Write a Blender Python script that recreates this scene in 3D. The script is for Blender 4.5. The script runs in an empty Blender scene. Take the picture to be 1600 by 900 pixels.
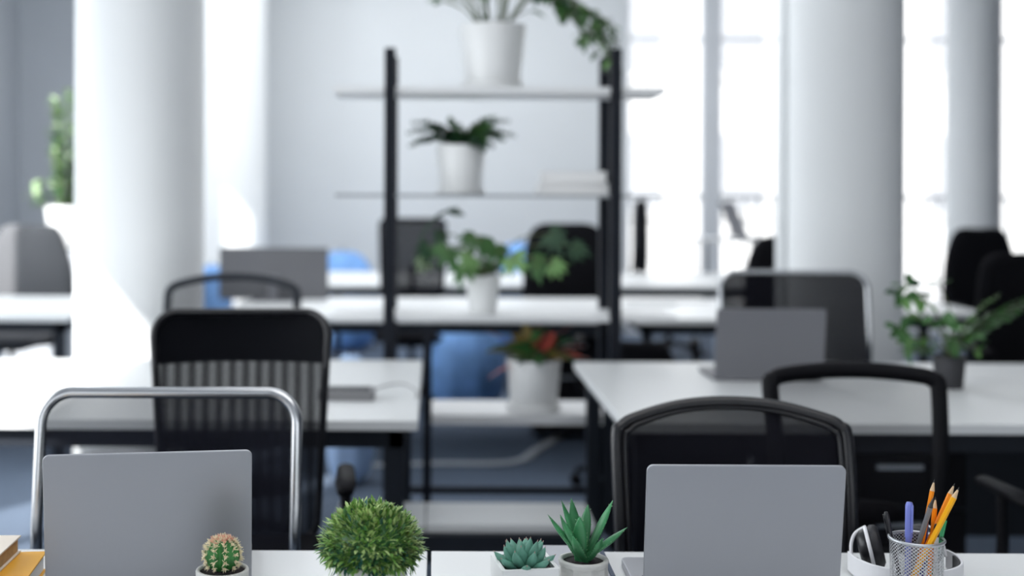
import bpy, math, random
from mathutils import Vector, Matrix, Euler
random.seed(7)
R = math.radians
PI = math.pi
S = bpy.context.scene
COL = S.collection

# ------------------------------------------------------------------ camera
F = 1900.0            # focal length in pixels of the 1600 px wide frame
CX, CY = 680.0, 305.0 # principal point (the photo is an off-centre crop)
CAMH = 1.36
ROLL = R(0.25)
cd = bpy.data.cameras.new('camera'); cam = bpy.data.objects.new('camera', cd); COL.objects.link(cam)
cam.location = (0, 0, CAMH)
cam.rotation_euler = (Matrix.Rotation(PI/2, 3, 'X') @ Matrix.Rotation(ROLL, 3, 'Z')).to_euler()
cd.sensor_fit = 'HORIZONTAL'; cd.sensor_width = 36.0
cd.lens = F/1600*36
cd.shift_x = (800-CX)/1600
cd.shift_y = -(450-CY)/1600
cd.clip_start = 0.05; cd.clip_end = 300
cd.dof.use_dof = True; cd.dof.focus_distance = 1.86; cd.dof.aperture_fstop = 1.9
S.camera = cam

# ------------------------------------------------------------------ light
SUN_DIR = Vector((1, 1.5, -1.12)).normalized()
w = bpy.data.worlds.new('sky'); S.world = w; w.use_nodes = True
wn = w.node_tree.nodes; bg = wn['Background']
bg.inputs[0].default_value = (0.90, 0.955, 1.0, 1); bg.inputs[1].default_value = 1.55
sd = bpy.data.lights.new('sun', 'SUN'); so = bpy.data.objects.new('sun', sd); COL.objects.link(so)
sd.energy = 9.0; sd.angle = R(0.6); sd.color = (1, .985, .96)
so.rotation_euler = SUN_DIR.to_track_quat('-Z', 'Y').to_euler(); so.location = (-8, -8, 9)
def area(name, loc, rot, sx, sy, e, col=(1, 1, 1)):
    d = bpy.data.lights.new(name, 'AREA'); d.shape = 'RECTANGLE'; d.size = sx; d.size_y = sy; d.energy = e; d.color = col
    o = bpy.data.objects.new(name, d); COL.objects.link(o); o.location = loc; o.rotation_euler = rot
    return o
S.view_settings.view_transform = 'Standard'; S.view_settings.look = 'None'
S.view_settings.gamma = 1; S.view_settings.use_curve_mapping = False
S.view_settings.exposure = 0.30
area('daylight_near_window', (-2.7, 2.4, 1.9), (0, R(-90), 0), 2.2, 3.6, 46, (.93, .97, 1))
area('daylight_loft_window', (-4.3, 6.3, 2.3), (0, R(-90), 0), 3.4, 2.4, 85, (.9, .96, 1))
area('ceiling_fill', (0.6, 1.2, 4.2), (0, 0, 0), 3.0, 3.0, 40, (1, .99, .97))  # unseen overhead fill, added to brighten the front
area('ceiling_fill', (-.6, 8.6, 4.2), (0, 0, 0), 4.0, 4.0, 150, (.96, .98, 1))  # unseen overhead fill, added to lift the back wall

# ------------------------------------------------------------------ helpers
def ray(x, y):
    u = (x-CX)/F; v = -(y-CY)/F
    # camera rolled about its axis
    c, s = math.cos(ROLL), math.sin(ROLL)
    return Vector((u*c - v*s, 1, u*s + v*c))
def PY(x, y, Y):
    return Vector((0, 0, CAMH)) + ray(x, y)*Y
def PZ(x, y, z):
    r = ray(x, y); return Vector((0, 0, CAMH)) + r*((z-CAMH)/r.z)

class MB:
    def __init__(s): s.v = []; s.f = []; s.sm = []; s.mi = []
    def add(s, vs, fs, smooth=False, mi=0):
        b = len(s.v); s.v += [tuple(p) for p in vs]
        for f in fs: s.f.append(tuple(b+i for i in f)); s.sm.append(smooth); s.mi.append(mi)
        return s
    def box(s, x0, x1, y0, y1, z0, z1, mi=0, M=None):
        vs = [Vector(p) for p in ((x0,y0,z0),(x1,y0,z0),(x1,y1,z0),(x0,y1,z0),(x0,y0,z1),(x1,y0,z1),(x1,y1,z1),(x0,y1,z1))]
        if M: vs = [M @ p for p in vs]
        return s.add(vs, [(0,3,2,1),(4,5,6,7),(0,1,5,4),(1,2,6,5),(2,3,7,6),(3,0,4,7)], False, mi)
    def lathe(s, prof, cx=0, cy=0, n=40, mi=0, M=None, smooth=True, rot=0):
        vs = []; fs = []
        for r, z in prof:
            for k in range(n):
                a = 2*PI*k/n+rot; p = Vector((cx+r*math.cos(a), cy+r*math.sin(a), z))
                vs.append(M @ p if M else p)
        m = len(prof)
        for i in range(m-1):
            for k in range(n):
                k2 = (k+1) % n
                fs.append((i*n+k, i*n+k2, (i+1)*n+k2, (i+1)*n+k))
        s.add(vs, fs, smooth, mi)
        if prof[0][0] > 1e-5: s.add(vs[:n], [tuple(range(n-1, -1, -1))], False, mi)
        if prof[-1][0] > 1e-5: s.add(vs[-n:], [tuple(range(n))], False, mi)
        return s
    def tube(s, pts, rad, n=10, closed=False, mi=0, flat=1.0, up=None, smooth=True, caps=True):
        pts = [Vector(p) for p in pts]; m = len(pts)
        if not hasattr(rad, '__len__'): rad = [rad]*m
        vs = []; prevn = None
        for i, p in enumerate(pts):
            if closed: t = pts[(i+1) % m]-pts[i-1]
            else: t = pts[min(i+1, m-1)]-pts[max(i-1, 0)]
            t.normalize()
            if up is not None: nrm = Vector(up)-t*t.dot(Vector(up))
            elif prevn is None:
                a = Vector((0,0,1)) if abs(t.z) < .9 else Vector((1,0,0)); nrm = a-t*a.dot(t)
            else: nrm = prevn-t*prevn.dot(t)
            if nrm.length < 1e-6: nrm = Vector((1,0,0))-t*t.x
            nrm.normalize(); prevn = nrm; b = t.cross(nrm)
            for k in range(n):
                a = 2*PI*k/n
                vs.append(p+nrm*math.cos(a)*rad[i]*flat+b*math.sin(a)*rad[i])
        fs = []
        for i in range(m if closed else m-1):
            j = (i+1) % m
            for k in range(n):
                k2 = (k+1) % n; fs.append((i*n+k, i*n+k2, j*n+k2, j*n+k))
        if caps and not closed:
            fs.append(tuple(range(n-1, -1, -1))); fs.append(tuple((m-1)*n+k for k in range(n)))
        return s.add(vs, fs, smooth, mi)
    def prism(s, outline, o, ax, ay, az, depth, mi=0):
        """outline [(u,v)] in plane ax,ay at origin o extruded by depth along az"""
        o = Vector(o); ax = Vector(ax); ay = Vector(ay); az = Vector(az); n = len(outline)
        vs = [o+ax*u+ay*v for u, v in outline]+[o+ax*u+ay*v+az*depth for u, v in outline]
        fs = [tuple(range(n)), tuple(range(2*n-1, n-1, -1))]+[(i, i+n, (i+1) % n+n, (i+1) % n) for i in range(n)]
        return s.add(vs, fs, False, mi)
    def leaf(s, base, d, L, W, mi=0, droop=.3, fold=.25, seg=4, side=None):
        d = Vector(d).normalized(); base = Vector(base)
        sd_ = side if side is not None else d.cross(Vector((0,0,1)))
        if sd_.length < 1e-3: sd_ = Vector((1,0,0))
        sd_.normalize(); nrm = sd_.cross(d)
        vs = []; fs = []
        for i in range(seg+1):
            t = i/seg; wd = W*.5*math.sin(PI*min(1, t*.93+.07))**.8 if 0 < i < seg else W*.04
            c = base+d*L*t+Vector((0,0,-1))*droop*L*t*t
            vs += [c-sd_*wd+nrm*wd*fold, c, c+sd_*wd+nrm*wd*fold]
            if i:
                a = 3*(i-1); b = 3*i
                fs += [(a, a+1, b+1, b), (a+1, a+2, b+2, b+1)]
        return s.add(vs, fs, True, mi)
    def build(s, name, mats, parent=None, bevel=0, loc=None, solid=0, sub=0):
        me = bpy.data.meshes.new(name); me.from_pydata(s.v, [], s.f)
        me.polygons.foreach_set('use_smooth', s.sm); me.polygons.foreach_set('material_index', s.mi)
        if not isinstance(mats, (list, tuple)): mats = [mats]
        for m in mats: me.materials.append(m)
        me.update()
        o = bpy.data.objects.new(name, me); COL.objects.link(o)
        if parent: o.parent = parent
        if loc is not None: o.location = loc
        if solid:
            md = o.modifiers.new('solid', 'SOLIDIFY'); md.thickness = solid; md.offset = 0
        if bevel:
            md = o.modifiers.new('bevel', 'BEVEL'); md.width = bevel; md.segments = 3; md.limit_method = 'ANGLE'; md.angle_limit = R(40)
            md.harden_normals = False
        if sub:
            md = o.modifiers.new('sub', 'SUBSURF'); md.levels = sub; md.render_levels = sub
        return o
def tag(o, label, cat, group=None, kind=None):
    if label: o['label'] = label
    if cat: o['category'] = cat
    if group: o['group'] = group
    if kind: o['kind'] = kind
    return o
def thing(name, loc, label, cat, rz=0, group=None):
    o = bpy.data.objects.new(name, None); COL.objects.link(o); o.empty_display_size = .1
    o.location = loc; o.rotation_euler = (0, 0, rz)
    return tag(o, label, cat, group)
def struct(name, mb, m, **k):
    o = mb.build(name, m, **k); o['kind'] = 'structure'; return o
def origin_to(o, loc):
    """shift mesh so that world shape stays while origin moves"""
    loc = Vector(loc); o.data.transform(Matrix.Translation(-loc)); o.location = loc; return o
def rrect(x0, x1, z0, z1, r, n=8):
    out = []
    for cx, cz, a0 in ((x1-r, z0+r, -90), (x1-r, z1-r, 0), (x0+r, z1-r, 90), (x0+r, z0+r, 180)):
        for k in range(n+1):
            a = R(a0+90*k/n); out.append((cx+r*math.cos(a), cz+r*math.sin(a)))
    return out
def crom(P, n=8, closed=False):
    P = [Vector(p) for p in P]; m = len(P); out = []
    for i in range(m if closed else m-1):
        g = (lambda k: P[k % m]) if closed else (lambda k: P[max(0, min(m-1, k))])
        a, b, c, d = g(i-1), g(i), g(i+1), g(i+2)
        for k in range(n):
            t = k/n
            out.append(.5*((2*b)+(c-a)*t+(2*a-5*b+4*c-d)*t*t+(3*b-a-3*c+d)*t**3))
    if not closed: out.append(P[-1].copy())
    return out

# ------------------------------------------------------------------ materials
def mat(name, col, rough=.5, metal=0, var=0, scale=20, bump=0, bscale=200, spec=.5, alpha=1, trans=0, coat=0, sheen=0):
    m = bpy.data.materials.new(name); m.use_nodes = True; nt = m.node_tree; b = nt.nodes['Principled BSDF']
    b.inputs['Base Color'].default_value = (*col, 1); b.inputs['Roughness'].default_value = rough
    b.inputs['Metallic'].default_value = metal; b.inputs['Specular IOR Level'].default_value = spec
    b.inputs['Coat Weight'].default_value = coat; b.inputs['Sheen Weight'].default_value = sheen
    b.inputs['Transmission Weight'].default_value = trans
    tc = nt.nodes.new('ShaderNodeTexCoord')
    if var:
        nz = nt.nodes.new('ShaderNodeTexNoise'); nz.inputs['Scale'].default_value = scale; nz.inputs['Detail'].default_value = 5
        nt.links.new(tc.outputs['Object'], nz.inputs['Vector'])
        cr = nt.nodes.new('ShaderNodeValToRGB'); cr.color_ramp.elements[0].position = .3; cr.color_ramp.elements[1].position = .7
        cr.color_ramp.elements[0].color = (*[max(0, c*(1-var)) for c in col], 1)
        cr.color_ramp.elements[1].color = (*[min(1, c*(1+var)) for c in col], 1)
        nt.links.new(nz.outputs['Fac'], cr.inputs['Fac']); nt.links.new(cr.outputs['Color'], b.inputs['Base Color'])
    if bump:
        nz = nt.nodes.new('ShaderNodeTexNoise'); nz.inputs['Scale'].default_value = bscale
        nt.links.new(tc.outputs['Object'], nz.inputs['Vector'])
        bp = nt.nodes.new('ShaderNodeBump'); bp.inputs['Strength'].default_value = bump; bp.inputs['Distance'].default_value = .002
        nt.links.new(nz.outputs['Fac'], bp.inputs['Height']); nt.links.new(bp.outputs['Normal'], b.inputs['Normal'])
    if alpha < 1: b.inputs['Alpha'].default_value = alpha
    return m
def weave(name, col, open_, stripes=0, rough=.6, dense=None):
    """dark open weave: a share of the cloth is holes"""
    m = mat(name, col, rough, spec=.08); nt = m.node_tree; b = nt.nodes['Principled BSDF']
    tc = nt.nodes.new('ShaderNodeTexCoord'); sp = nt.nodes.new('ShaderNodeSeparateXYZ')
    nt.links.new(tc.outputs['Object'], sp.inputs[0])
    def sine(out, k):
        a = nt.nodes.new('ShaderNodeMath'); a.operation = 'MULTIPLY'; a.inputs[1].default_value = k; nt.links.new(out, a.inputs[0])
        c = nt.nodes.new('ShaderNodeMath'); c.operation = 'SINE'; nt.links.new(a.outputs[0], c.inputs[0])
        return c.outputs[0]
    p = 2*PI/.0042
    a = sine(sp.outputs['X'], p); c = sine(sp.outputs['Z'], p)
    mul = nt.nodes.new('ShaderNodeMath'); mul.operation = 'MULTIPLY'; nt.links.new(a, mul.inputs[0]); nt.links.new(c, mul.inputs[1])
    sc = nt.nodes.new('ShaderNodeMath'); sc.operation = 'MULTIPLY_ADD'; sc.inputs[1].default_value = .35; sc.inputs[2].default_value = 1-open_
    nt.links.new(mul.outputs[0], sc.inputs[0]); out = sc.outputs[0]
    if stripes:
        st = sine(sp.outputs['X'], 2*PI/stripes)
        s2 = nt.nodes.new('ShaderNodeMath'); s2.operation = 'MULTIPLY_ADD'; s2.inputs[1].default_value = .12
        nt.links.new(st, s2.inputs[0]); nt.links.new(out, s2.inputs[2]); out = s2.outputs[0]
    if dense is not None:
        gt = nt.nodes.new('ShaderNodeMath'); gt.operation = 'GREATER_THAN'; gt.inputs[1].default_value = dense; nt.links.new(sp.outputs['Z'], gt.inputs[0])
        s3 = nt.nodes.new('ShaderNodeMath'); s3.operation = 'MULTIPLY_ADD'; s3.inputs[1].default_value = .6
        nt.links.new(gt.outputs[0], s3.inputs[0]); nt.links.new(out, s3.inputs[2]); out = s3.outputs[0]
    cl = nt.nodes.new('ShaderNodeClamp'); nt.links.new(out, cl.inputs[0]); nt.links.new(cl.outputs[0], b.inputs['Alpha'])
    return m
M = {}
M['wall'] = mat('wall_paint', (.78, .805, .82), .9, var=.012, scale=2)
M['wall_grey'] = mat('shaded_wall_grey', (.55, .58, .62), .9, var=.02, scale=2)  # left walls' shade put into a darker grey; cabinet doors share it
M['ceil'] = mat('ceiling_paint', (.85, .86, .87), .9)
M['column'] = mat('column_paint', (.80, .82, .83), .75, var=.01, scale=3)
M['floor'] = mat('carpet', (.085, .115, .165), .95, var=.25, scale=60, bump=.4, bscale=300)
M['mullion'] = mat('mullion_paint', (.85, .87, .9), .5)
M['rail'] = mat('rail_paint', (.25, .27, .30), .5)
M['desk'] = mat('desk_laminate', (.80, .815, .82), .38, var=.01, scale=4)
M['steel'] = mat('dark_steel', (.016, .020, .028), .5, spec=.25)
M['post'] = mat('black_steel', (.008, .010, .016), .5, spec=.2)
M['shelf'] = mat('white_shelf', (.78, .79, .80), .45)
M['chrome'] = mat('brushed_chrome', (.62, .63, .65), .22, 1)
M['silver'] = mat('silver_paint', (.55, .57, .6), .35, .8)
M['black'] = mat('black_plastic', (.009, .009, .012), .32, spec=.55)
M['blackm'] = mat('black_matt_plastic', (.005, .005, .007), .6, spec=.15)
M['fabric'] = mat('black_fabric', (.007, .007, .009), .9, var=.2, scale=200, spec=.1)
M['greyfab'] = mat('grey_fabric', (.11, .112, .12), .9, var=.08, scale=120)
M['mesh'] = weave('dark_mesh', (.012, .013, .021), .40)
M['mesh_dense'] = weave('dense_mesh', (.006, .006, .010), .05)
M['mesh_rib'] = weave('ribbed_mesh', (.004, .0045, .007), .045, stripes=.034, dense=.47)
M['mesh_open'] = weave('open_mesh', (.012, .012, .015), .62)
M['laptop'] = mat('aluminium', (.36, .37, .40), .42, .55, bump=.03, bscale=900)
M['laptop_dark'] = mat('space_grey', (.21, .21, .23), .45, .5)
M['screen'] = mat('screen_glass', (.01, .01, .012), .12)
M['key'] = mat('keys', (.015, .015, .017), .5)
M['concrete'] = mat('concrete_pot', (.60, .60, .58), .8, var=.16, scale=30, bump=.3, bscale=120)
M['whitepot'] = mat('white_ceramic', (.83, .84, .84), .35)
M['greypot'] = mat('dark_pot', (.035, .035, .04), .6)
M['soil'] = mat('soil', (.035, .028, .03), .95, var=.5, scale=200, bump=1, bscale=400)
def leafmat(name, c, r=.45):
    m = mat(name, c, r, var=.25, scale=25); b = m.node_tree.nodes['Principled BSDF']
    b.inputs['Subsurface Weight'].default_value = 0.05; return m
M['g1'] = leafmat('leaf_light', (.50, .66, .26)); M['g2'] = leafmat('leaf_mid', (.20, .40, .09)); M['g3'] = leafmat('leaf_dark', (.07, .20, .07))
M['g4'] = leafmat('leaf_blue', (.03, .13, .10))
M['fol'] = leafmat('foliage_green', (.045, .14, .035)); M['fol2'] = leafmat('foliage_bright', (.13, .27, .08))
M['fold'] = leafmat('foliage_deep', (.02, .07, .03)); M['folp'] = leafmat('foliage_pale', (.38, .50, .30))
M['red'] = leafmat('leaf_red', (.38, .07, .05)); M['rust'] = leafmat('leaf_rust', (.22, .16, .04))
M['stem'] = mat('stem', (.10, .13, .05), .7)
M['cactus'] = mat('cactus_skin', (.04, .21, .045), .4, var=.5, scale=60)
M['spine'] = mat('cream_spines', (.92, .80, .55), .6); M['spinep'] = mat('pink_spines', (.85, .42, .30), .6)
M['succ'] = mat('succulent_skin', (.13, .33, .25), .45, var=.2, scale=40)
M['succt'] = mat('succulent_tip', (.40, .25, .22), .5)
M['aloe'] = mat('aloe_skin', (.045, .22, .085), .38, var=.5, scale=18)
M['aloel'] = mat('aloe_edge', (.30, .52, .28), .5)
M['book_tan'] = mat('kraft_pages', (.50, .33, .16), .8, var=.15, scale=60); M['book_cream'] = mat('cream_cover', (.82, .74, .64), .6)
M['orange'] = mat('orange_cover', (.88, .44, .03), .45); M['paper'] = mat('paper', (.86, .86, .86), .7)
M['pencil'] = mat('orange_lacquer', (1.0, .30, .008), .4, spec=.3); M['pencily'] = mat('yellow_lacquer', (1.0, .46, .01), .4, spec=.3)
M['wood'] = mat('bare_wood', (.72, .52, .32), .7); M['lead'] = mat('graphite', (.03, .03, .03), .4)
M['penblue'] = mat('lilac_plastic', (.20, .24, .68), .3); M['penblue2'] = mat('blue_plastic', (.06, .06, .45), .3)
M['pengrey'] = mat('grey_pencil', (.22, .22, .23), .35); M['pengreen'] = mat('green_plastic', (.02, .36, .12), .3)
M['clear'] = mat('clear_plastic', (.7, .72, .74), .2)
M['white'] = mat('white_plastic', (.82, .82, .85), .3); M['leather'] = mat('black_leather', (.012, .012, .016), .5)
M['blue'] = mat('blue_canvas', (.20, .40, .78), .8, var=.2, scale=8); M['blue2'] = mat('pale_blue_canvas', (.42, .58, .85), .8)
M['stucco'] = mat('pale_stucco', (.55, .55, .55), .9); M['pink'] = mat('pink_render', (.60, .42, .36), .9)
M['pane'] = mat('street_window', (.30, .31, .33), .4); M['pave'] = mat('pavement', (.45, .45, .46), .9)
gl = bpy.data.materials.new('window_glass'); gl.use_nodes = True; nt = gl.node_tree; nt.nodes.clear()
o_ = nt.nodes.new('ShaderNodeOutputMaterial'); mx = nt.nodes.new('ShaderNodeMixShader'); tr = nt.nodes.new('ShaderNodeBsdfTransparent')
gs = nt.nodes.new('ShaderNodeBsdfGlossy'); gs.inputs['Roughness'].default_value = .02; mx.inputs[0].default_value = .05
nt.links.new(tr.outputs[0], mx.inputs[1]); nt.links.new(gs.outputs[0], mx.inputs[2]); nt.links.new(mx.outputs[0], o_.inputs[0]); M['glass'] = gl
# wire mesh of the pencil cup: diamond holes
m = mat('wire_mesh', (.55, .56, .58), .35, .7); nt = m.node_tree; b = nt.nodes['Principled BSDF']
tc = nt.nodes.new('ShaderNodeTexCoord'); sp = nt.nodes.new('ShaderNodeSeparateXYZ'); nt.links.new(tc.outputs['UV'], sp.inputs[0])
def _m(op, a, bb, c=None):
    q = nt.nodes.new('ShaderNodeMath'); q.operation = op
    for i, v in enumerate((a, bb, c)):
        if v is None: continue
        if isinstance(v, (int, float)): q.inputs[i].default_value = v
        else: nt.links.new(v, q.inputs[i])
    return q.outputs[0]
ua = _m('MULTIPLY', sp.outputs['X'], 2*PI*20); va = _m('MULTIPLY', sp.outputs['Y'], 2*PI*9)
su = _m('SINE', _m('ADD', ua, va), None); sv = _m('SINE', _m('SUBTRACT', ua, va), None)
nt.links.new(_m('LESS_THAN', _m('ABSOLUTE', _m('ADD', _m('MULTIPLY', su, sv), 0.0), None), .42), b.inputs['Alpha']); M['wire'] = m

# ------------------------------------------------------------------ room
XL, XN, XR = -4.1, -2.4, 6.3        # far left wall, near left wall, right wall
YB, YR, ZC = 12.0, -4.0, 4.3        # back wall, wall behind the camera, ceiling
T = .2
struct('floor', MB().box(XL-T, XR+T, YR-T, YB+T, -.1, 0), M['floor'])
struct('ceiling', MB().box(XL-T, XR+T, YR-T, YB+T, ZC, ZC+.1), M['ceil'])
def wall_y(name, x0, x1, ya, yb, holes, m):      # wall along y with openings (y0,y1,z0,z1)
    mb = MB(); y = ya
    for h0, h1, z0, z1 in holes:
        mb.box(x0, x1, y, h0, 0, ZC)
        if z0 > 0: mb.box(x0, x1, h0, h1, 0, z0)
        mb.box(x0, x1, h0, h1, z1, ZC); y = h1
    mb.box(x0, x1, y, yb, 0, ZC); return struct(name, mb, m)
W1 = (.8, 4.4, .3, 2.80); W2 = (5.3, 7.05, .3, 4.20)
wall_y('wall_near_left', XN-T, XN, YR, 5.0, [W1], M['wall'])
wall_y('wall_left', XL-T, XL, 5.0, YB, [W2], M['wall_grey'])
struct('wall_step', MB().box(XL-T, XN-T, 5.0-T, 5.0, 0, ZC), M['wall'])
struct('wall_right', MB().box(XR, XR+T, YR, YB, 0, ZC), mat('dark_wall_paint', (.16, .17, .19), .9, var=.02, scale=2))
struct('wall_rear', MB().box(XN-T, -2.2, YR-T, YR, 0, ZC).box(5.2, XR, YR-T, YR, 0, ZC).box(-2.2, 5.2, YR-T, YR, 0, .4).box(-2.2, 5.2, YR-T, YR, 2.7, ZC), M['wall'])
XW = (978-CX)/F*YB
XG = (330-CX)/F*YB
struct('wall_back', MB().box(XG, XW, YB, YB+T, 0, ZC), M['wall'])
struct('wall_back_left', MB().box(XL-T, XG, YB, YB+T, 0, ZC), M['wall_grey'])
# windows
def window_y(n, x, W, bars_y, bars_z, m):
    y0, y1, z0, z1 = W
    e = thing(f'window_{n}', (x, (y0+y1)/2, z0), None, None); e['kind'] = 'structure'
    def L(mb): return origin_to_parent(mb, e)
    fr = MB(); a = .05
    fr.box(x-.1, x-.02, y0, y0+a, z0, z1).box(x-.1, x-.02, y1-a, y1, z0, z1).box(x-.1, x-.02, y0, y1, z0, z0+a).box(x-.1, x-.02, y0, y1, z1-a*.4, z1)
    for yb_ in bars_y: fr.box(x-.09, x-.03, yb_-.025, yb_+.025, z0, z1)
    for zb in bars_z: fr.box(x-.09, x-.03, y0, y1, zb-.035, zb+.035)
    L(fr).build('window_frame', m, e)
    L(MB().box(x-.065, x-.058, y0, y1, z0, z1)).build('glass', M['glass'], e)
def origin_to_parent(mb, e):
    l = e.location; mb.v = [(a-l.x, b-l.y, c-l.z) for a, b, c in mb.v]; return mb
window_y(1, XN-.05, W1, [], [2.40], M['mullion'])
window_y(2, XL-.05, W2, [], [], M['mullion'])
# unseen rear window, added as frontal fill for the front desk
e = thing('window_3', (1.5, YR, .4), None, None); e['kind'] = 'structure'
fr = MB()
for x in (-2.2, -.35, 1.5, 3.35, 5.15): fr.box(x, x+.06, YR-.12, YR-.04, .4, 2.7)
fr.box(-2.2, 5.2, YR-.12, YR-.04, .4, .46).box(-2.2, 5.2, YR-.12, YR-.04, 2.64, 2.7)
origin_to_parent(fr, e).build('window_frame', M['mullion'], e)
origin_to_parent(MB().box(-2.2, 5.2, YR-.085, YR-.078, .4, 2.7), e).build('glass', M['glass'], e)
# back window wall, from the plaster wall to the right wall
e = thing('window_4', ((XW+XR)/2, YB+.1, 0), None, None); e['kind'] = 'structure'
def px(x, Y=YB): return (x-CX)/F*Y
for a, b_ in ((975, 984), (1098, 1128), (1236, 1262), (1384, 1408), (1556, 1568)):
    origin_to_parent(MB().box(px(a), px(b_), YB+.02, YB+.14, 0, ZC), e).build('mullion', M['mullion'], e)
origin_to_parent(MB().box(XW, XR, YB+.05, YB+.10, 1.335, 1.375), e).build('transom', M['rail'], e)
origin_to_parent(MB().box(XW, XR, YB+.05, YB+.10, 2.9, 2.94), e).build('transom', M['mullion'], e)
origin_to_parent(MB().box(XW, XR, YB+.03, YB+.13, 0, .12), e).build('window_sill', M['mullion'], e)
bars = MB(); x = XW+.1
while x < XR:
    bars.box(x, x+.02, YB+.24, YB+.26, .1, 1.33); x += .14
origin_to_parent(bars, e).build('railing', M['silver'], e)
origin_to_parent(MB().box(XW, XR, YB+.075, YB+.08, 0, ZC), e).build('glass', M['glass'], e)
# columns
def column(name, cxp, Y, wpx):
    r = wpx/F*Y/2; x = px(cxp, Y)
    mb = MB().lathe([(r+.015, 0), (r+.015, .09), (r, .1), (r, ZC)], n=72)
    o = mb.build(name, M['column'], loc=(x, Y, 0)); o['kind'] = 'structure'; return x, r
column('trim_column_left', 219, 5.25, 197)
column('trim_column_rear_left', 338, 10.9, 154)
xr_, rr_ = column('trim_column_right', 1321, 5.45, 172)
column('trim_column_rear_right', 1519, 11.2, 79)
struct('trim_pipe', MB().box(px(1222, 5.6), px(1246, 5.6), 5.6, 5.72, 0, ZC), M['column'], bevel=.01)
struct('baseboard_back', MB().box(XG, XW, YB-.02, YB, 0, .1), M['rail'])

# outside
struct('ground_outside', MB().box(-30, 60, -40, 80, -.6, -.5), M['pave'])
def building(name, x0, x1, y, h, m, label, cols, rows, fh=3.2):
    e = thing(name, ((x0+x1)/2, y, -.5), label, 'building')
    origin_to_parent(MB().box(x0, x1, y, y+8, -.5, h), e).build('facade', m, e)
    origin_to_parent(MB().box(x0-.2, x1+.2, y-.3, y+8, h, h+.4), e).build('roof', m, e)
    for i in range(cols):
        for j in range(rows):
            xa = x0+(i+.3)*(x1-x0)/cols; xb = x0+(i+.7)*(x1-x0)/cols; z = 1+j*fh
            f = origin_to_parent(MB().box(xa-.1, xb+.1, y-.12, y, z-.15, z), e).build('window_ledge', M['stucco'], e)
            origin_to_parent(MB().box(xa, xb, y-.04, y+.01, z, z+1.8), e).build('window', M['pane'], e)
building('town_building', 3.5, 15.4, 28, 13, M['stucco'], 'pale overexposed building across the street seen through the back windows', 5, 4)
building('town_building', 16.6, 34, 31, 14, M['pink'], 'pink rendered building outside, to the right of the front column', 6, 4)

# ------------------------------------------------------------------ desks
DZ = .74
def desk(x0, x1, y0, y1, label, group=None, panel=False, edge=.02):
    cx_, cy_ = (x0+x1)/2, (y0+y1)/2; e = thing('office_desk', (cx_, cy_, 0), label, 'desk', group=group)
    w_, d_ = (x1-x0)/2, (y1-y0)/2
    MB().box(-w_, w_, -d_, d_, DZ-.028, DZ).build('tabletop', M['desk'], e, bevel=.002)
    fr = MB(); zt, zb = DZ-.03, DZ-.085
    fr.box(-w_+.04, w_-.04, -d_+.05, -d_+.09, zb, zt).box(-w_+.04, w_-.04, d_-.09, d_-.05, zb, zt)
    fr.box(-w_+.04, -w_+.08, -d_+.05, d_-.05, zb, zt).box(w_-.08, w_-.04, -d_+.05, d_-.05, zb, zt)
    fr.build('frame', M['steel'], e)
    for sx in (-1, 1):
        for sy in (-1, 1):
            xx = sx*(w_-.065); yy = sy*(d_-.075)
            MB().box(xx-.025, xx+.025, yy-.025, yy+.025, 0.012, zb).lathe([(.028, 0), (.028, .012)], xx, yy, 16).build('leg', M['steel'], e, bevel=.003)
    if panel: MB().box(-w_+.1, w_-.1, d_-.10, d_-.085, .12, DZ-.086).build('shade_panel', M['steel'], e)  # added dark sheet standing in for the gloom under the desk
    return e
desk(-1.60, -.011, 1.22, 2.12, 'white front desk with grey laptop and orange book, left of the tabletop seam')
desk(-.004, 1.60, 1.22, 2.12, 'white front desk with succulents, laptop and pencil cup, right of the seam')
desk(-1.86, -.045, 3.34, 4.57, 'sunlit white desk in second row, in front of the left column')
desk(.52, 2.5, 3.32, 4.55, 'white desk in second row on the right carrying open grey laptop', panel=True)
desk(-3.75, -1.85, 6.14, 7.36, 'white desk at far left edge beside the left column, grey armchair behind it', edge=.01)
desk(-1.12, .98, 6.16, 7.38, 'long white third-row desk with grey monitor, behind the shelving unit')
desk(1.02, 1.78, 6.14, 7.36, 'white third-row desk with papers, between shelving unit and right column')
desk(-.85, .95, 8.4, 9.8, 'white fourth-row desk behind the shelving unit near the back wall')
desk(1.0, 2.4, 8.4, 9.8, 'white fourth-row desk beside the back windows')
desk(2.35, 2.97, 6.5, 7.3, 'small white desk corner seen just right of the right column')

# ------------------------------------------------------------------ chairs
def catm(P, n=6, closed=True): return [(p.x, p.y) for p in crom([(a, b, 0) for a, b in P], n, closed)]
def arch(wt, wb, h, rise, r):      # closed outline (x,z): z from 0 to h
    P = [(-wb*.86, 0), (-wb, .03), (-wb-(wt-wb)*.5, h*.45), (-wt, h-rise-r), (-wt+r*.28, h-rise-r*.28), (-wt+r, h-rise*.92),
         (-wt*.42, h-rise*.22), (0, h)]
    Q = P+[(-a, b) for a, b in reversed(P[:-1])]
    return catm(Q, 6)
def rr_out(wt, wb, h, r):
    P = [(x, z) for x, z in rrect(-1, 1, 0, h, r/1, 6)]
    # scale x, corner radius preserved
    out = []
    for x, z in rrect(-wt, wt, 0, h, r, 7):
        k = (wb+(wt-wb)*min(1, z/h))/wt; out.append((x*k, z))
    return out
def surf(x, z, hw, h, bend, lean, belly=.03):
    return bend*(1-(x/hw)**2)+lean*z-belly*math.sin(PI*min(1, max(0, z/h)))
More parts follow.
